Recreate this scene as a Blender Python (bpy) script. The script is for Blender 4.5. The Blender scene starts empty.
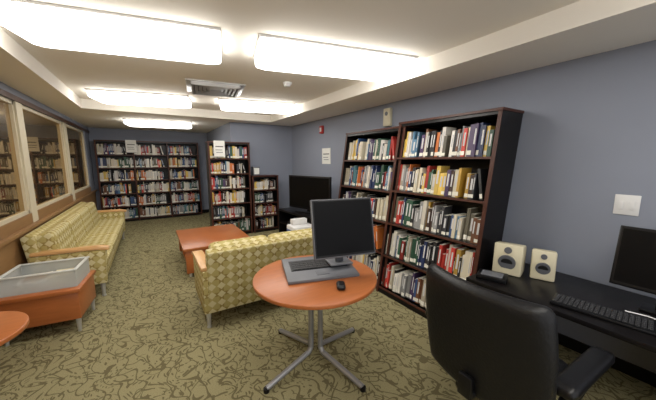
import bpy, bmesh, math, random
from mathutils import Matrix, Vector
random.seed(7)
sc=bpy.context.scene
try:
    sc.view_settings.view_transform='Standard'
    sc.view_settings.look='None'
    sc.view_settings.exposure=0.0
    sc.view_settings.gamma=1.04
except Exception as e: print(e)

def lin(r,g,b):
    f=lambda c:(c/255/12.92) if c/255<=0.04045 else ((c/255+0.055)/1.055)**2.4
    return (f(r),f(g),f(b),1)

# ---------------- materials ----------------
def mat(name,col,rough=0.5,metal=0.0,noise=0.0,nscale=8,spec=0.5,stretch=None,bump=0.0,emis=None,estr=0):
    m=bpy.data.materials.new(name); m.use_nodes=True
    nt=m.node_tree; b=nt.nodes['Principled BSDF']
    b.inputs['Roughness'].default_value=rough; b.inputs['Metallic'].default_value=metal
    b.inputs['Specular IOR Level'].default_value=spec
    tc=nt.nodes.new('ShaderNodeTexCoord'); mp=nt.nodes.new('ShaderNodeMapping')
    nt.links.new(tc.outputs['Object'],mp.inputs['Vector'])
    if stretch: mp.inputs['Scale'].default_value=stretch
    n=nt.nodes.new('ShaderNodeTexNoise'); n.inputs['Scale'].default_value=nscale; n.inputs['Detail'].default_value=4
    nt.links.new(mp.outputs[0],n.inputs['Vector'])
    mx=nt.nodes.new('ShaderNodeMix'); mx.data_type='RGBA'
    k=noise
    mx.inputs[6].default_value=tuple(max(0,c*(1-k)) for c in col[:3])+(1,)
    mx.inputs[7].default_value=tuple(min(1,c*(1+k)) for c in col[:3])+(1,)
    nt.links.new(n.outputs['Fac'],mx.inputs[0]); nt.links.new(mx.outputs[2],b.inputs['Base Color'])
    if bump>0:
        bp=nt.nodes.new('ShaderNodeBump'); bp.inputs['Strength'].default_value=bump; bp.inputs['Distance'].default_value=0.01
        nt.links.new(n.outputs['Fac'],bp.inputs['Height']); nt.links.new(bp.outputs[0],b.inputs['Normal'])
    if emis:
        b.inputs['Emission Color'].default_value=emis; b.inputs['Emission Strength'].default_value=estr
    return m

WALL=mat('wall_paint',lin(134,140,155),0.7,noise=0.04,nscale=3)
CEIL=mat('ceiling_paint',lin(234,229,220),0.8,noise=0.02,nscale=2)
FRAME=mat('window_frame_paint',lin(205,195,170),0.5,noise=0.05)
TAN=mat('tan_panel',lin(140,104,64),0.5,noise=0.15,nscale=3,stretch=(1,1,8))
WOOD=mat('cherry_wood',lin(166,95,50),0.3,noise=0.22,nscale=5,stretch=(1.2,9,9),spec=.4)
WOODL=mat('light_arm_wood',lin(208,160,104),0.35,noise=0.15,nscale=6,stretch=(8,1,8))
WOODE=mat('dark_edge_wood',lin(88,48,30),0.35,noise=0.2,nscale=6)
BLACK=mat('black_laminate',lin(16,14,15),0.35,noise=0.2,nscale=8,spec=.25)
MAHOG=mat('mahogany_edge',lin(70,40,31),0.4,noise=0.25,nscale=12,spec=.25)
BLKPL=mat('black_plastic',lin(14,14,16),0.35,noise=0.1,spec=.3)
LEATH=mat('black_leather',lin(17,17,19),0.42,noise=0.25,nscale=60,bump=0.2,spec=.3)
SCREEN=mat('dark_screen',lin(8,8,10),0.3,noise=0.05,spec=.12)
GRAYP=mat('gray_plastic',lin(95,97,103),0.4,noise=0.06)
DGRAY=mat('dark_gray_plastic',lin(98,100,106),0.4,noise=0.06)
SILV=mat('silver_metal',lin(195,195,195),0.32,metal=0.6,noise=0.06)
STEEL=mat('steel_gray_paint',lin(150,150,152),0.35,metal=0.5,noise=0.05)
CREAM=mat('cream_plastic',lin(206,198,170),0.45,noise=0.05)
WHITE=mat('white_plastic',lin(225,225,225),0.45,noise=0.03)
PAPER=mat('paper',lin(225,225,220),0.8,noise=0.04,nscale=30)
TUB=mat('frosted_plastic',lin(205,210,208),0.2,noise=0.05)
tn=TUB.node_tree; tb_=tn.nodes.new('ShaderNodeBsdfTransparent'); tm=tn.nodes.new('ShaderNodeMixShader'); tm.inputs[0].default_value=.5
tn.links.new(tb_.outputs[0],tm.inputs[1]); tn.links.new(tn.nodes['Principled BSDF'].outputs[0],tm.inputs[2]); tn.links.new(tm.outputs[0],tn.nodes['Material Output'].inputs['Surface'])
RIM=mat('white_rim_plastic',lin(205,208,205),0.35,noise=0.04)
RED=mat('red_plastic',lin(170,40,35),0.4,noise=0.05)
BLUE=mat('blue_plastic',lin(90,115,165),0.4,noise=0.05)
LAMP=mat('lamp_diffuser',(1,1,1,1),0.5,emis=(1.0,0.965,0.90,1),estr=9.0)
KEY=mat('key_black',lin(34,34,37),0.5,noise=0.05)

def glass():
    m=bpy.data.materials.new('night_glass'); m.use_nodes=True; nt=m.node_tree
    b=nt.nodes['Principled BSDF']; out=nt.nodes['Material Output']
    n=nt.nodes.new('ShaderNodeTexNoise'); n.inputs['Scale'].default_value=1.5
    r=nt.nodes.new('ShaderNodeValToRGB'); r.color_ramp.elements[0].color=lin(44,34,22); r.color_ramp.elements[1].color=lin(88,66,38)
    nt.links.new(n.outputs['Fac'],r.inputs[0]); nt.links.new(r.outputs[0],b.inputs['Base Color'])
    b.inputs['Roughness'].default_value=0.3
    g=nt.nodes.new('ShaderNodeBsdfGlossy'); g.inputs['Roughness'].default_value=0.01; g.inputs['Color'].default_value=lin(232,206,160)
    mx=nt.nodes.new('ShaderNodeMixShader'); mx.inputs[0].default_value=0.62
    nt.links.new(b.outputs[0],mx.inputs[1]); nt.links.new(g.outputs[0],mx.inputs[2]); nt.links.new(mx.outputs[0],out.inputs['Surface'])
    return m
GLASS=glass()

def math_node(nt,op,a,b=None,c=None):
    n=nt.nodes.new('ShaderNodeMath'); n.operation=op
    for i,v in enumerate((a,b,c)):
        if v is None: continue
        if isinstance(v,(int,float)): n.inputs[i].default_value=v
        else: nt.links.new(v,n.inputs[i])
    return n.outputs[0]

def carpet():
    m=bpy.data.materials.new('vine_carpet'); m.use_nodes=True; nt=m.node_tree; b=nt.nodes['Principled BSDF']
    b.inputs['Roughness'].default_value=0.95; b.inputs['Specular IOR Level'].default_value=0.1
    tc=nt.nodes.new('ShaderNodeTexCoord')
    def warp(scale,amt):
        nz=nt.nodes.new('ShaderNodeTexNoise'); nz.inputs['Scale'].default_value=scale; nz.inputs['Detail'].default_value=0; nt.links.new(tc.outputs['Object'],nz.inputs['Vector'])
        ad=nt.nodes.new('ShaderNodeVectorMath'); ad.operation='MULTIPLY_ADD'; ad.inputs[1].default_value=(amt,amt,0)
        nt.links.new(nz.outputs['Color'],ad.inputs[0]); nt.links.new(tc.outputs['Object'],ad.inputs[2]); return ad.outputs[0]
    # wavy stems: distorted sine bands
    w1=warp(6.0,.32)
    sp=nt.nodes.new('ShaderNodeSeparateXYZ'); nt.links.new(w1,sp.inputs[0])
    s=math_node(nt,'PINGPONG',math_node(nt,'MULTIPLY',math_node(nt,'ADD',sp.outputs[0],math_node(nt,'MULTIPLY',sp.outputs[1],.35)),7.0),.5)
    stem=math_node(nt,'LESS_THAN',s,0.055)
    # curled tendrils: rings of a warped voronoi, only on one side
    w2=warp(9.0,.16)
    vo=nt.nodes.new('ShaderNodeTexVoronoi'); vo.voronoi_dimensions='2D'; vo.inputs['Scale'].default_value=8.5; vo.inputs['Randomness'].default_value=.85
    nt.links.new(w2,vo.inputs['Vector'])
    d=math_node(nt,'ABSOLUTE',math_node(nt,'SUBTRACT',vo.outputs['Distance'],.34))
    ring=math_node(nt,'LESS_THAN',d,.05)
    n2=nt.nodes.new('ShaderNodeTexNoise'); n2.inputs['Scale'].default_value=13.0; nt.links.new(tc.outputs['Object'],n2.inputs['Vector'])
    ring=math_node(nt,'MULTIPLY',ring,math_node(nt,'GREATER_THAN',n2.outputs['Fac'],.47))
    # leaves
    w3=warp(4.0,.5)
    mp=nt.nodes.new('ShaderNodeMapping'); mp.inputs['Scale'].default_value=(22,9,1); mp.inputs['Rotation'].default_value=(0,0,.7); nt.links.new(w3,mp.inputs['Vector'])
    v2=nt.nodes.new('ShaderNodeTexVoronoi'); v2.voronoi_dimensions='2D'; v2.inputs['Scale'].default_value=1.0; v2.inputs['Randomness'].default_value=.9
    nt.links.new(mp.outputs[0],v2.inputs['Vector'])
    leaf=math_node(nt,'LESS_THAN',v2.outputs['Distance'],0.2)
    line=math_node(nt,'MAXIMUM',math_node(nt,'MAXIMUM',stem,ring),leaf)
    line=math_node(nt,'MULTIPLY',line,0.8)
    n3=nt.nodes.new('ShaderNodeTexNoise'); n3.inputs['Scale'].default_value=220.0
    nt.links.new(tc.outputs['Object'],n3.inputs['Vector'])
    r=nt.nodes.new('ShaderNodeValToRGB'); r.color_ramp.elements[0].position=.3; r.color_ramp.elements[1].position=.7
    r.color_ramp.elements[0].color=lin(118,111,80); r.color_ramp.elements[1].color=lin(156,148,112)
    nt.links.new(n3.outputs['Fac'],r.inputs[0])
    mx=nt.nodes.new('ShaderNodeMix'); mx.data_type='RGBA'
    nt.links.new(line,mx.inputs[0]); nt.links.new(r.outputs[0],mx.inputs[6]); mx.inputs[7].default_value=lin(84,76,52)
    nt.links.new(mx.outputs[2],b.inputs['Base Color'])
    bp=nt.nodes.new('ShaderNodeBump'); bp.inputs['Strength'].default_value=.3; bp.inputs['Distance'].default_value=.004
    nt.links.new(n3.outputs['Fac'],bp.inputs['Height']); nt.links.new(bp.outputs[0],b.inputs['Normal'])
    return m
CARPET=carpet()

def fabric():
    m=bpy.data.materials.new('plaid_fabric'); m.use_nodes=True; nt=m.node_tree; b=nt.nodes['Principled BSDF']
    b.inputs['Roughness'].default_value=0.85; b.inputs['Specular IOR Level'].default_value=0.15
    uv=nt.nodes.new('ShaderNodeUVMap'); uv.uv_map='UVMap'
    v=nt.nodes.new('ShaderNodeTexVoronoi'); v.voronoi_dimensions='2D'; v.distance='MANHATTAN'
    v.inputs['Scale'].default_value=11.0; v.inputs['Randomness'].default_value=0.0
    nt.links.new(uv.outputs[0],v.inputs['Vector'])
    d=math_node(nt,'LESS_THAN',v.outputs['Distance'],0.44)
    sep=nt.nodes.new('ShaderNodeSeparateXYZ'); nt.links.new(uv.outputs[0],sep.inputs[0])
    def band(o,sc,w):
        a=math_node(nt,'MULTIPLY',o,sc); f=math_node(nt,'PINGPONG',a,0.5); return math_node(nt,'LESS_THAN',f,w)
    l1=band(sep.outputs[0],5.5,0.12); l2=band(sep.outputs[1],5.5,0.12)
    ln=math_node(nt,'MAXIMUM',l1,l2)
    m1=nt.nodes.new('ShaderNodeMix'); m1.data_type='RGBA'; nt.links.new(ln,m1.inputs[0])
    m1.inputs[6].default_value=lin(172,157,100); m1.inputs[7].default_value=lin(146,128,74)
    m2=nt.nodes.new('ShaderNodeMix'); m2.data_type='RGBA'; nt.links.new(d,m2.inputs[0])
    nt.links.new(m1.outputs[2],m2.inputs[6]); m2.inputs[7].default_value=lin(200,189,146)
    nt.links.new(m2.outputs[2],b.inputs['Base Color'])
    return m
FABRIC=fabric()

def bookmat():
    m=bpy.data.materials.new('book_covers'); m.use_nodes=True; nt=m.node_tree; b=nt.nodes['Principled BSDF']
    b.inputs['Roughness'].default_value=0.5
    at=nt.nodes.new('ShaderNodeAttribute'); at.attribute_name='Col'
    uv=nt.nodes.new('ShaderNodeUVMap'); uv.uv_map='UVMap'
    sep=nt.nodes.new('ShaderNodeSeparateXYZ'); nt.links.new(uv.outputs[0],sep.inputs[0])
    U,V=sep.outputs[0],sep.outputs[1]; A=at.outputs['Alpha']
    def rng(o,a,c): return math_node(nt,'MULTIPLY',math_node(nt,'GREATER_THAN',o,a),math_node(nt,'LESS_THAN',o,c))
    lab=math_node(nt,'MULTIPLY',rng(V,0.05,0.19),math_node(nt,'GREATER_THAN',A,0.3))
    tit=math_node(nt,'MULTIPLY',rng(V,0.38,0.85),rng(U,0.3,0.7))
    tit=math_node(nt,'MULTIPLY',tit,math_node(nt,'LESS_THAN',A,0.7))
    tit=math_node(nt,'MULTIPLY',tit,0.6)
    m1=nt.nodes.new('ShaderNodeMix'); m1.data_type='RGBA'; nt.links.new(tit,m1.inputs[0]); nt.links.new(at.outputs['Color'],m1.inputs[6])
    inv=nt.nodes.new('ShaderNodeInvert'); nt.links.new(at.outputs['Color'],inv.inputs['Color']); nt.links.new(inv.outputs[0],m1.inputs[7])
    m2=nt.nodes.new('ShaderNodeMix'); m2.data_type='RGBA'; nt.links.new(lab,m2.inputs[0]); nt.links.new(m1.outputs[2],m2.inputs[6]); m2.inputs[7].default_value=lin(225,223,210)
    nt.links.new(m2.outputs[2],b.inputs['Base Color'])
    return m
BOOK=bookmat()

# ---------------- mesh builder ----------------
class MB:
    def __init__(s): s.bm=bmesh.new(); s.mats=[]
    def mi(s,m):
        if m not in s.mats: s.mats.append(m)
        return s.mats.index(m)
    def add(s,tb,m,mtx=None):
        if mtx is not None: tb.transform(mtx)
        i=s.mi(m)
        for f in tb.faces: f.material_index=i
        me=bpy.data.meshes.new('t'); tb.to_mesh(me); tb.free(); s.bm.from_mesh(me); bpy.data.meshes.remove(me)
    def box(s,x0,x1,y0,y1,z0,z1,m,bev=0,seg=2,mtx=None):
        tb=bmesh.new(); bmesh.ops.create_cube(tb,size=1)
        bmesh.ops.scale(tb,vec=(abs(x1-x0),abs(y1-y0),abs(z1-z0)),verts=tb.verts)
        if bev>0: bmesh.ops.bevel(tb,geom=list(tb.edges),offset=bev,segments=seg,affect='EDGES',profile=.5)
        bmesh.ops.translate(tb,vec=((x0+x1)/2,(y0+y1)/2,(z0+z1)/2),verts=tb.verts)
        s.add(tb,m,mtx)
    def soft(s,c,h,r,m,fn=None,mtx=None,cuts=11):
        tb=bmesh.new(); bmesh.ops.create_cube(tb,size=2)
        bmesh.ops.subdivide_edges(tb,edges=list(tb.edges),cuts=cuts,use_grid_fill=True)
        h=Vector(h)
        for v in tb.verts:
            q=Vector([v.co[i]*h[i] for i in range(3)])
            inn=Vector([max(-(h[i]-min(r,h[i])),min(h[i]-min(r,h[i]),q[i])) for i in range(3)])
            d=q-inn
            if d.length>1e-6: q=inn+d.normalized()*min(r,d.length if d.length<r*0.5 else r)
            if fn: q=fn(q)
            v.co=q+Vector(c)
        s.add(tb,m,mtx)
    def cyl(s,p0,p1,r0,m,r1=None,seg=24,bev=0,mtx=None):
        p0=Vector(p0);p1=Vector(p1); r1=r0 if r1 is None else r1
        tb=bmesh.new(); d=p1-p0
        bmesh.ops.create_cone(tb,cap_ends=True,segments=seg,radius1=r0,radius2=r1,depth=d.length)
        if bev>0:
            es=[e for e in tb.edges if len(e.link_faces)==2 and any(len(f.verts)>4 for f in e.link_faces)]
            bmesh.ops.bevel(tb,geom=es,offset=bev,segments=3,affect='EDGES',profile=.5)
        q=d.to_track_quat('Z','Y').to_matrix().to_4x4()
        tb.transform(Matrix.Translation((p0+p1)/2)@q)
        s.add(tb,m,mtx)
    def sph(s,c,h,m,mtx=None,seg=16):
        tb=bmesh.new(); bmesh.ops.create_uvsphere(tb,u_segments=seg,v_segments=max(8,seg//2),radius=1)
        tb.transform(Matrix.Translation(c)@Matrix.Diagonal((h[0],h[1],h[2],1)))
        s.add(tb,m,mtx)
    def tube(s,pts,r,m,mtx=None,seg=12):
        for a,b in zip(pts[:-1],pts[1:]): s.cyl(a,b,r,m,seg=seg,mtx=mtx)
        for p in pts[1:-1]: s.sph(p,(r,r,r),m,mtx=mtx,seg=12)
    def prism(s,pts,x0,x1,m,bev=0,mtx=None):
        tb=bmesh.new()
        a=[tb.verts.new((x0,p[0],p[1])) for p in pts]; b=[tb.verts.new((x1,p[0],p[1])) for p in pts]
        n=len(pts); tb.faces.new(a); tb.faces.new(b[::-1])
        for i in range(n): tb.faces.new((a[i],b[i],b[(i+1)%n],a[(i+1)%n]))
        bmesh.ops.recalc_face_normals(tb,faces=list(tb.faces))
        if bev>0: bmesh.ops.bevel(tb,geom=list(tb.edges),offset=bev,segments=2,affect='EDGES',profile=.5)
        s.add(tb,m,mtx)
    def done(s,name,loc=(0,0,0),rz=0,smooth=True,warp=None):
        if warp:
            for v in s.bm.verts: v.co=warp(v.co)
        bmesh.ops.recalc_face_normals(s.bm,faces=list(s.bm.faces))
        uvl=s.bm.loops.layers.uv.new('UVMap')
        for f in s.bm.faces:
            n=f.normal; ax=max(range(3),key=lambda i:abs(n[i]))
            for l in f.loops:
                c=l.vert.co
                l[uvl].uv=((c.y,c.z),(c.x,c.z),(c.x,c.y))[ax]
            f.smooth=smooth
        me=bpy.data.meshes.new(name); s.bm.to_mesh(me); s.bm.free()
        for m in s.mats: me.materials.append(m)
        if smooth: me.set_sharp_from_angle(angle=math.radians(38))
        o=bpy.data.objects.new(name,me); sc.collection.objects.link(o)
        o.location=loc; o.rotation_euler=(0,0,math.radians(rz))
        return o

# ---------------- room (open towards the side behind the viewer) ----------------
XL,XR,YF,YB=-1.3,3.08,9.65,-1.2
HS,HC=2.518,2.67
JX,JY=1.57,6.6
b=MB(); b.box(XL-.1,XR+.1,YB-.1,YF+.1,-.1,0,CARPET); b.done('floor',smooth=False)
b=MB(); b.box(XR,XR+.1,YB-.1,YF+.1,0,HC,WALL); b.done('wall_right',smooth=False)
b=MB(); b.box(XL-.1,XR,YF,YF+.1,0,HC,WALL); b.done('wall_far',smooth=False)
b=MB(); b.box(JX,XR,JY,YF,0,HS,WALL); b.done('wall_jog',smooth=False)
SX0,SX1,SY1=-.88,2.36,6.15
b=MB()
b.box(XL-.1,XR+.1,YB-.1,YF+.1,HC,HC+.1,CEIL)
b.box(XL,SX0,YB,YF,HS,HC,CEIL); b.box(SX1,XR,YB,YF,HS,HC,CEIL)
b.box(SX0,SX1,SY1,YF,HS,HC,CEIL)
b.done('ceiling',smooth=False)
WZ0,WZ1=1.02,2.37
b=MB()
b.box(XL-.1,XL,YB,YF,0,WZ0-.14,TAN); b.box(XL-.1,XL,YB,YF,WZ1,HC,WALL)
ys=[(-.9,.45),(.65,2.7),(2.9,4.9),(5.1,7.1),(7.3,9.05)]
prev=YB
for (a,c) in ys:
    b.box(XL-.1,XL,prev,a,WZ0-.14,WZ1,FRAME); prev=c
b.box(XL-.1,XL,prev,YF,WZ0-.14,WZ1,WALL)
b.done('wall_left',smooth=False)
for i,(a,c) in enumerate(ys):
    b=MB(); b.box(XL-.06,XL-.05,a+.04,c-.04,WZ0+.04,WZ1-.04,GLASS)
    for (p,q,r,t) in ((a,c,WZ0,WZ0+.04),(a,c,WZ1-.04,WZ1),(a,a+.04,WZ0,WZ1),(c-.04,c,WZ0,WZ1)):
        b.box(XL-.08,XL-.02,p,q,r,t,FRAME)
    b.box(XL-.1,XL-.0,a,c,WZ0-.14,WZ0,TAN)
    b.done('window_%d'%(i+1),smooth=False)
b=MB(); b.box(XL,XL+.05,YB,YF,WZ0-.16,WZ0-.12,TAN,bev=.005); b.done('trim_1')
b=MB(); b.box(XL,XL+.02,YB,YF,WZ1,WZ1+.06,MAHOG); b.done('trim_2',smooth=False)
b=MB(); b.box(XR-.015,XR,YB,JY,0,.1,BLKPL); b.done('baseboard_right',smooth=False)
b=MB(); b.box(JX,XR,JY-.015,JY,0,.1,BLKPL); b.done('baseboard_jog',smooth=False)
b=MB(); b.box(XL,JX,YF-.015,YF,0,.1,BLKPL); b.done('baseboard_far',smooth=False)

# ---------------- light fixtures ----------------
def fixture(x,y,ztop,L=1.5,W=.56,rz=-13):
    b=MB()
    b.box(-L/2-.01,L/2+.01,-W/2-.01,W/2+.01,-.02,0,WHITE,bev=.006)
    b.soft((0,0,-.06),(L/2,W/2,.055),.05,LAMP,cuts=15)
    b.done('ceiling_light_fixture',(x,y,ztop),rz)
fixture(-.09,2.80,HC,L=1.38); fixture(1.60,2.41,HC,L=1.48); fixture(0,5.4,HC,L=1.28); fixture(1.69,5.05,HC,L=1.24)
fixture(.25,7.35,HS,L=1.25,W=.5,rz=-8)
fixture(0,-.2,HC,rz=0,L=1.4); fixture(1.6,-.3,HC,rz=0,L=1.3)  # overhead row out of view, added to brighten the near right wall

b=MB()
b.box(-.36,.36,-.34,.34,-.015,0,SILV,bev=.004)
for k in range(1,6):
    w=.35-.05*k
    for (x0,x1,y0,y1) in ((-w,w,-w,-w+.028),(-w,w,w-.028,w),(-w,-w+.028,-w,w),(w-.028,w,-w,w)):
        b.box(x0,x1,y0,y1,-.06+.004*k,-.01,SILV)
    w-=.03
    if k<5:
        for (x0,x1,y0,y1) in ((-w,w,-w,-w+.01),(-w,w,w-.01,w),(-w,-w+.01,-w,w),(w-.01,w,-w,w)):
            b.box(x0,x1,y0,y1,-.02,-.012,BLKPL)
b.done('ceiling_air_vent',(.84,4.25,HC),-8)
b=MB(); b.cyl((0,0,0),(0,0,-.02),.06,WHITE); b.cyl((0,0,-.02),(0,0,-.05),.05,WHITE,r1=.035,bev=.004); b.done('smoke_detector',(1.58,3.5,HC))

# ---------------- bookcases ----------------
PAL=[(222,216,200),(235,230,220),(205,195,170),(225,215,190),(130,35,32),(165,45,38),(30,45,85),(45,75,120),(28,28,30),(50,50,55),(40,80,60),(190,150,60),(200,110,50),(110,70,45),(140,140,140),(90,130,160),(70,50,90),(180,170,150),(60,110,120),(215,205,190),(100,95,80),(205,60,50),(225,190,90),(210,205,200),(24,24,28),(60,40,32)]
def bookcase(W,D,H,bays,rows,loc,rz,shear=0.0,fill=.93,bh=(.2,.3),base=.08,seed=0,edge=MAHOG):
    rnd=random.Random(seed)
    warp=(lambda c:Vector((c.x,c.y-shear*(1-c.z/H),c.z))) if shear else None
    t=.03
    m=MB()
    m.box(0,t,0,D,0,H,BLACK); m.box(W-t,W,0,D,0,H,BLACK); m.box(t,W-t,D-.012,D,0,H,BLACK)
    m.box(-.004,t+.002,-.006,0,0,H,edge); m.box(W-t-.002,W+.004,-.006,0,0,H,edge)
    m.box(-.008,W+.008,-.012,D,H,H+.025,edge)
    m.box(t,W-t,.01,D-.012,0,base,BLACK)
    bw=W/bays
    for k in range(1,bays):
        m.box(bw*k-t/2,bw*k+t/2,0,D-.012,0,H,BLACK); m.box(bw*k-t/2,bw*k+t/2,-.006,0,0,H,edge)
    rh=(H-base)/rows
    zs=[]
    for r in range(rows):
        z=base+r*rh; zs.append(z)
        for k in range(bays):
            x0=bw*k+t/2+(t/2 if k==0 else 0); x1=bw*(k+1)-t/2-(t/2 if k==bays-1 else 0)
            m.box(x0,x1,.004,D-.012,z-.022,z,BLACK); m.box(x0,x1,-.002,.004,z-.022,z,edge)
    m.box(t,W-t,0,D-.012,H-.03,H,BLACK)
    bc=m.done('bookcase',loc,rz,smooth=False,warp=warp)
    bm=bmesh.new(); col=bm.loops.layers.float_color.new('Col'); uvl=bm.loops.layers.uv.new('UVMap')
    def book(x,w,z,h,d,yf,c,al,lean=0):
        pts=[]
        for (px,py,pz) in ((0,0,0),(w,0,0),(w,0,h),(0,0,h),(0,d,0),(w,d,0),(w,d,h),(0,d,h)):
            qx=px*math.cos(lean)+pz*math.sin(lean); qz=pz*math.cos(lean)-px*math.sin(lean)+(w*math.sin(lean) if lean>0 else 0)
            v=Vector((x+qx,yf+py,z+qz))
            if warp: v=warp(v)
            pts.append(bm.verts.new(v))
        for fi,idx in enumerate(((0,1,2,3),(3,2,6,7),(1,5,6,2),(4,0,3,7),(0,4,5,1),(5,4,7,6))):
            f=bm.faces.new([pts[i] for i in idx])
            cc=c if fi!=1 else (.75,.72,.62)
            for l,u in zip(f.loops,((0,0),(1,0),(1,1),(0,1))):
                l[col]=(cc[0],cc[1],cc[2],al); l[uvl].uv=u if fi==0 else (0,-1)
    for r in range(rows):
        z=zs[r]+.0015
        for k in range(bays):
            x0=bw*k+t/2+(t/2 if k==0 else 0)+.004; x1=bw*(k+1)-t/2-(t/2 if k==bays-1 else 0)-.004
            fl=1.0 if rnd.random()<.6 else rnd.uniform(.75,fill)
            lim=x0+(x1-x0)*fl; x=x0
            hmax=min(rh-.045,bh[1])
            grp=rnd.choice(PAL); gn=rnd.randint(0,4)
            while True:
                w=rnd.uniform(.014,.050)
                if x+w>lim: break
                if gn<=0: grp=rnd.choice(PAL); gn=rnd.choice([1,1,1,2,3])
                gn-=1
                h=rnd.uniform(bh[0],hmax)
                cl=lin(*grp)[:3]; j=rnd.uniform(.7,1.0); cl=tuple(min(1,q*j) for q in cl)
                book(x,w*.97,z,h,rnd.uniform(.13,.19),.03+rnd.uniform(0,.035),cl,rnd.random())
                x+=w
                if rnd.random()<.02: x+=rnd.uniform(.02,.06)
            if fl<1 and x+.12<x1:
                h=rnd.uniform(bh[0],hmax*.9); cl=lin(*rnd.choice(PAL))[:3]
                book(x+h*math.sin(.22)+.004,.025,z+.001,h,.15,.04,cl,rnd.random(),-.22)
    me=bpy.data.meshes.new('library_books'); bm.to_mesh(me); bm.free(); me.materials.append(BOOK)
    o=bpy.data.objects.new('library_books',me); sc.collection.objects.link(o); o.parent=bc
    return bc
bookcase(2.42,.32,2.17,3,6,(-1.17,9.31,0),0,seed=3,bh=(.19,.29))
bookcase(.86,.3,2.04,1,6,(1.03,6.28,0),0,seed=4,bh=(.19,.28))
bookcase(.62,.28,1.3,1,4,(1.93,6.28,0),0,seed=5,bh=(.17,.25))
RX=XR-.02
bookcase(1.24,.36,2.08,1,5,(RX-.36,2.62+1.24-.13,0),-90,shear=.3,seed=11,bh=(.21,.33))
bookcase(1.22,.38,2.12,1,5,(RX-.38,2.60-.03,0),-90,shear=.32,seed=12,bh=(.21,.33))

def card(name,loc,w,h,rz,m=PAPER,th=.006):
    b=MB(); b.box(-w/2,w/2,0,th,0,h,m)
    b.box(-w*.35,w*.35,-.001,0,h*.6,h*.66,KEY); b.box(-w*.35,w*.25,-.001,0,h*.4,h*.44,GRAYP); b.box(-w*.3,w*.3,-.001,0,h*.25,h*.29,GRAYP)
    return b.done(name,loc,rz,smooth=False)
card('paper_sign',(-.4,9.28,1.88),.24,.33,0); card('paper_sign',(1.25,6.255,1.75),.22,.33,0)
card('wall_notice',(XR-.008,4.95,1.60),.32,.32,-90)
b=MB(); b.box(-.06,.06,-.05,0,0,.16,RED,bev=.01); b.box(-.03,.03,-.055,-.05,.04,.12,WHITE); b.done('fire_alarm',(XR,5.1,2.22),-90)
b=MB(); b.box(-.07,.07,-.06,0,0,.26,CREAM,bev=.012); b.cyl((0,-.06,.18),(0,-.065,.18),.03,GRAYP); b.done('wall_siren',(XR,3.17,2.18),-90)
b=MB(); b.box(-.07,.07,-.008,0,0,.155,WHITE,bev=.004)
for sx in (-.03,.03): b.box(sx-.014,sx+.014,-.014,-.006,.04,.105,WHITE,bev=.003)
b.done('light_switch',(XR,.575,1.26),-90)
b=MB(); b.box(0,.16,0,.14,0,.2,GRAYP,bev=.008); b.box(.02,.14,-.004,0,.03,.17,PAPER); b.done('brochure_holder',(1.98,6.35,1.326))

# ---------------- sofas ----------------
def sofa(name,W,loc,rz,n,D=.74,H=.84):
    b=MB(); aw=.09
    b.box(-W/2+aw,W/2-aw,-D/2+.06,D/2-.06,.17,.34,FABRIC,bev=.02)
    cw=(W-2*aw)/n
    for i in range(n):
        x=-W/2+aw+cw*(i+.5)
        b.soft((x,-.06,.385),(cw/2-.003,D/2-.09,.075),.04,FABRIC)
        mt=Matrix.Translation((x,D/2-.13,.60))@Matrix.Rotation(math.radians(-9),4,'X')
        b.soft((0,-.035,0),(cw/2-.003,.085,.245),.05,FABRIC,mtx=mt)
    b.prism([(D/2-.13,.17),(D/2-.03,.17),(D/2+.05,H-.03),(D/2+.0,H),(D/2-.07,H-.02)],-W/2+aw*.5,W/2-aw*.5,FABRIC,bev=.012)
    for s in (-1,1):
        x=s*(W/2-aw/2)
        b.prism([(-D/2+.04,.17),(D/2-.03,.17),(D/2+.0,.62),(-D/2+.02,.60)],x-aw/2,x+aw/2,FABRIC,bev=.015)
        b.prism([(-D/2-.01,.585),(-D/2-.01,.62),(-D/2+.1,.645),(D/2-.02,.655),(D/2-.02,.62),(-D/2+.1,.605)],x-aw/2-.008,x+aw/2+.008,WOODL,bev=.006)
        for y in (-D/2+.09,D/2-.09):
            b.cyl((x,y,0),(x,y,.18),.016,SILV,r1=.026,seg=16)
            b.cyl((x,y,0),(x,y,.012),.022,SILV,seg=16)
    return b.done(name,loc,rz)
sofa('sofa',3.1,(-.87,5.8,0),90,4,D=.7,H=.86)
sofa('loveseat',1.42,(1.05,3.15,0),180,2)

# ---------------- tables ----------------
b=MB()
b.box(-.5,.5,-.65,.65,.39,.43,WOOD,bev=.006)
for s in (-1,1):
    b.box(-.47,.47,s*.6-.02,s*.6+.02,.05,.39,WOOD,bev=.004)
b.box(-.44,.44,-.58,.58,.26,.39,WOODE); b.box(-.44,.44,-.58,.58,.08,.11,WOOD)
for sx in (-1,1):
    for sy in (-1,1): b.cyl((sx*.42,sy*.6,0),(sx*.42,sy*.6,.06),.018,SILV)
b.done('coffee_table',(.80,4.95,0),0)

b=MB()
b.box(-.31,.31,-.27,.27,.41,.45,WOOD,bev=.006); b.box(-.29,.29,-.25,.25,.14,.41,WOOD,bev=.004)
for sx in (-1,1):
    for sy in (-1,1): b.cyl((sx*.26,sy*.22,0),(sx*.26,sy*.22,.15),.014,SILV,r1=.022)
b.done('side_table',(-.95,3.74,0),-6)

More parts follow.
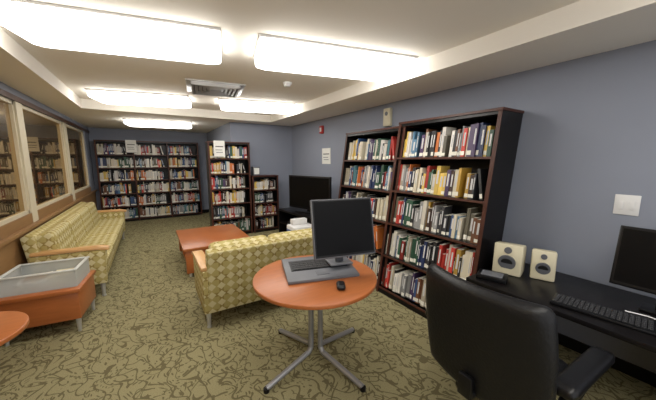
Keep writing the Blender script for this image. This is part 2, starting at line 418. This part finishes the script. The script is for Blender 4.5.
b=MB(); w,d,h,t=.27,.2,.17,.005
b.box(-w,w,-d,d,0,t,TUB)
for s in (-1,1):
    b.box(s*w-t,s*w+t,-d,d,0,h,TUB); b.box(-w,w,s*d-t,s*d+t,0,h,TUB)
    b.box(s*w-.014,s*w+.014,-d-.014,d+.014,h-.006,h+.006,RIM,bev=.003); b.box(-w,w,s*d-.014,s*d+.014,h-.006,h+.006,RIM,bev=.003)
b.box(-.2,.02,-.13,.14,t+.002,.08,PAPER,mtx=Matrix.Rotation(.2,4,'Z')); b.box(.04,.2,-.12,.1,t+.002,.1,CREAM); b.box(-.15,0,-.1,.08,.081,.095,TAN)
b.done('storage_bin',(-.95,3.75,.451),-6)

def round_table(name,loc,r,h=.72,ang=25,fr=.42):
    b=MB()
    b.cyl((0,0,h-.03),(0,0,h),r,WOOD,seg=72,bev=.008)
    b.cyl((0,0,h-.04),(0,0,h-.03),r*.5,STEEL,seg=32)
    for k in range(4):
        a=math.radians(ang+90*k); dx,dy=math.cos(a),math.sin(a)
        pts=[(dx*.055,dy*.055,h-.035),(dx*.055,dy*.055,.13),(dx*.08,dy*.08,.095),(dx*fr,dy*fr,.025)]
        b.tube(pts,.021,STEEL)
        b.cyl((dx*fr,dy*fr,0),(dx*fr,dy*fr,.03),.022,BLKPL,seg=16)
        b.cyl((dx*.045,dy*.045,h-.05),(dx*r*.7,dy*r*.7,h-.045),.014,STEEL)
    b.done(name,loc)
round_table('round_table',(1.08,1.91,0),.50,h=.745,ang=14,fr=.50)
round_table('round_table',(-.985,2.27,0),.29,ang=10,fr=.25)

b=MB(); b.box(-.2,.2,-.2,.2,.4,.43,BLACK,bev=.004)
for sx in (-1,1): b.box(sx*.18-.015,sx*.18+.015,-.19,.19,0,.4,BLACK)
b.box(-.18,.18,-.18,.18,.15,.17,BLACK); b.done('printer_stand',(1.97,3.95,0))
b=MB(); b.box(-.18,.18,-.16,.16,0,.22,WHITE,bev=.02); b.box(-.15,.15,-.165,-.1,.05,.09,KEY); b.box(-.182,-.1,-.14,.14,.03,.16,BLUE,bev=.005)
b.box(-.13,.13,.02,.12,.22,.31,WHITE,bev=.01); b.done('printer',(1.97,3.95,.431))

# ---------------- computer terminal on round table ----------------
TZ=.746
b=MB()
b.prism([(-.22,0),(.2,0),(.2,.06),(-.22,.025)],-.29,.29,DGRAY,bev=.006)
mt=Matrix.Translation((0,0,.0445))@Matrix.Rotation(math.atan2(.035,.42),4,'X')
b.box(-.24,.24,-.06,.12,-.002,.003,BLKPL,mtx=mt)
for r in range(5):
    for c in range(13):
        b.box(-.225+c*.035,-.194+c*.035,-.05+r*.033,-.022+r*.033,.003,.008,KEY,mtx=mt)
b.box(-.05,.05,-.17,-.10,0,.003,GRAYP,mtx=mt)
b.done('laptop_dock',(1.15,1.98,TZ),-16)
def monitor(name,loc,rz,w,h,zc,tilt=12,bz=GRAYP,foot=.1,neck_y=.06):
    b=MB()
    mt=Matrix.Translation((0,0,zc))@Matrix.Rotation(math.radians(-tilt),4,'X')
    b.box(-w/2,w/2,-.012,.02,-h/2,h/2,bz,bev=.006,mtx=mt)
    b.box(-w/2+.06,w/2-.06,.02,.05,-h/2+.06,h/2-.06,bz,bev=.012,mtx=mt)
    b.box(-w/2+.010,w/2-.010,-.0145,-.010,-h/2+.012,h/2-.010,BLKPL,mtx=mt)
    b.box(-w/2+.02,w/2-.02,-.0155,-.014,-h/2+.028,h/2-.02,SCREEN,mtx=mt)
    b.box(-.035,.035,neck_y,neck_y+.03,.01,zc,bz,bev=.006)
    b.box(-.05,.05,.02,neck_y+.02,zc-.05,zc+.05,bz,bev=.006)
    b.box(-foot,foot,-.06+neck_y,.1+neck_y,0,.015,bz,bev=.006)
    return b.done(name,loc,rz)
monitor('computer_monitor',(1.29,1.81,TZ+.0625),-13,.53,.47,.33,tilt=13,foot=.1,neck_y=.08)
b=MB(); b.soft((0,0,.016),(.032,.055,.019),.019,BLKPL,cuts=7); b.box(-.001,.001,.01,.045,.031,.034,GRAYP); b.done('computer_mouse',(1.12,1.60,TZ+.003),-30)

# ---------------- TV ----------------
b=MB()
b.box(-.56,.56,-.02,.03,.06,.72,BLKPL,bev=.008); b.box(-.53,.53,-.023,-.019,.1,.69,SCREEN); b.box(-.3,.3,.03,.07,.15,.6,BLKPL,bev=.01)
b.box(-.05,.05,0,.03,.01,.1,BLKPL); b.box(-.28,.28,-.12,.12,0,.015,BLKPL,bev=.005)
b.done('television',(2.58,4.8,.655),-73)
b=MB()
b.box(-.6,.6,-.24,.24,.61,.65,BLACK,bev=.004); b.box(-.6,.6,-.24,.24,.04,.08,BLACK,bev=.004); b.box(-.57,.57,-.22,.22,.34,.36,BLACK)
for s in (-1,1): b.box(s*.58-.02,s*.58+.02,-.23,.23,0,.62,BLACK)
b.box(-.58,.58,.21,.23,.04,.62,BLACK); b.box(-.3,.1,-.18,.1,.361,.42,KEY,bev=.005); b.box(.2,.45,-.15,.15,.081,.2,GRAYP,bev=.01)
b.done('tv_stand',(2.54,5.0,0),-84)

# ---------------- desk ----------------
DX0,DX1,DY0,DY1,DZ=2.23,3.05,-1.1,1.31,.68
b=MB()
b.box(DX0,DX1,DY0,DY1,DZ-.035,DZ,BLACK,bev=.006)
for y in (DY0+.03,.1,DY1-.03): b.box(DX0+.05,DX1-.02,y-.015,y+.015,0,DZ-.035,BLACK)
b.box(DX1-.05,DX1-.03,DY0+.04,DY1-.04,.3,DZ-.035,BLACK)
b.done('desk')
monitor('computer_monitor',(2.70,.28,DZ+.001),-90,.49,.41,.35,tilt=12,bz=BLKPL)
b=MB(); b.box(-.25,.25,-.10,.10,0,.02,BLKPL,bev=.006)
for r in range(5):
    for c in range(18):
        b.box(-.235+c*.026,-.213+c*.026,-.075+r*.031,-.048+r*.031,.019,.027,KEY,bev=.002,seg=1)
b.done('computer_keyboard',(2.43,.50,DZ+.001),-82)
def speaker(loc,rz,w,d,h):
    b=MB()
    b.prism([(-d/2,0),(d/2,0),(d/2,h*.9),(-d/2+.03,h)],-w/2,w/2,CREAM,bev=.014)
    b.cyl((0,-d/2+.012,h*.42),(0,-d/2-.004,h*.42-.003),w*.3,GRAYP,seg=32); b.cyl((0,-d/2,h*.42),(0,-d/2-.006,h*.42-.003),w*.2,KEY,seg=32)
    b.cyl((0,-d/2+.03,h*.8),(0,-d/2+.012,h*.8),w*.13,GRAYP,seg=24)
    b.done('desktop_speaker',loc,rz)
speaker((2.67,1.18,DZ+.001),-75,.22,.2,.27); speaker((2.78,.96,DZ+.001),-70,.17,.17,.25)
b=MB(); b.box(-.11,.11,-.09,.09,0,.035,BLKPL,bev=.006); b.box(-.08,.08,-.06,.06,.035,.038,DGRAY); b.done('desk_modem',(2.40,1.18,DZ+.001),-70)
b=MB(); b.tube([(2.62,.1,DZ+.006),(2.60,.2,DZ+.006),(2.63,.32,DZ+.006),(2.6,.42,DZ+.006)],.004,WHITE); b.done('white_cable')

# ---------------- office chair ----------------
b=MB()
bend=lambda q:Vector((q.x*(1-.07*(q.z/.34)**2),q.y+.5*q.x*q.x,q.z))
mt=Matrix.Translation((0,-.30,.69))@Matrix.Rotation(math.radians(8),4,'X')
b.soft((0,0,0),(.36,.05,.34),.05,LEATH,fn=bend,mtx=mt,cuts=19)
b.soft((0,.035,.1),(.28,.04,.17),.04,LEATH,fn=bend,mtx=mt); b.soft((0,.04,-.16),(.28,.045,.11),.045,LEATH,fn=bend,mtx=mt)
b.soft((0,.0,.46),(.27,.27,.06),.055,LEATH)
b.box(-.18,.18,-.2,.18,.38,.42,BLKPL,bev=.01)
b.box(-.04,.04,-.34,-.1,.37,.40,BLKPL,bev=.008); b.box(-.04,.04,-.36,-.33,.37,.5,BLKPL,bev=.008)
for s in (-1,1):
    b.tube([(s*.2,.08,.40),(s*.34,.1,.42),(s*.37,.14,.56),(s*.37,.16,.6)],.022,BLKPL)
    b.tube([(s*.2,-.12,.40),(s*.34,-.12,.42),(s*.37,-.14,.56),(s*.37,-.14,.6)],.022,BLKPL)
    b.soft((s*.37,.06,.62),(.055,.27,.032),.032,BLKPL)
b.cyl((0,0,.1),(0,0,.4),.03,BLKPL); b.cyl((0,0,.07),(0,0,.16),.05,BLKPL)
for k in range(5):
    a=math.radians(72*k+20); c,s_=math.cos(a),math.sin(a)
    b.cyl((c*.03,s_*.03,.12),(c*.3,s_*.3,.085),.03,BLKPL,r1=.02)
    b.cyl((c*.3,s_*.3,.04),(c*.3,s_*.3,.09),.012,BLKPL)
    for o in (-.018,.018): b.cyl((c*.3-s_*(o-.008),s_*.3+c*(o-.008),.03),(c*.3-s_*(o+.008),s_*.3+c*(o+.008),.03),.03,BLKPL)
b.done('office_chair',(1.74,.765,0),-92)

# ---------------- world & camera ----------------
w=bpy.data.worlds.new('World'); sc.world=w; w.use_nodes=True
w.node_tree.nodes['Background'].inputs[0].default_value=(.98,.98,1,1); w.node_tree.nodes['Background'].inputs[1].default_value=.95
cam=bpy.data.cameras.new('camera'); co=bpy.data.objects.new('camera',cam); sc.collection.objects.link(co)
cam.sensor_fit='HORIZONTAL'; cam.sensor_width=36; cam.lens=36*280/656; cam.clip_start=.02
co.location=(0,0,1.68); co.rotation_euler=(math.radians(90-8.13),0,math.radians(-32.2))
sc.camera=co
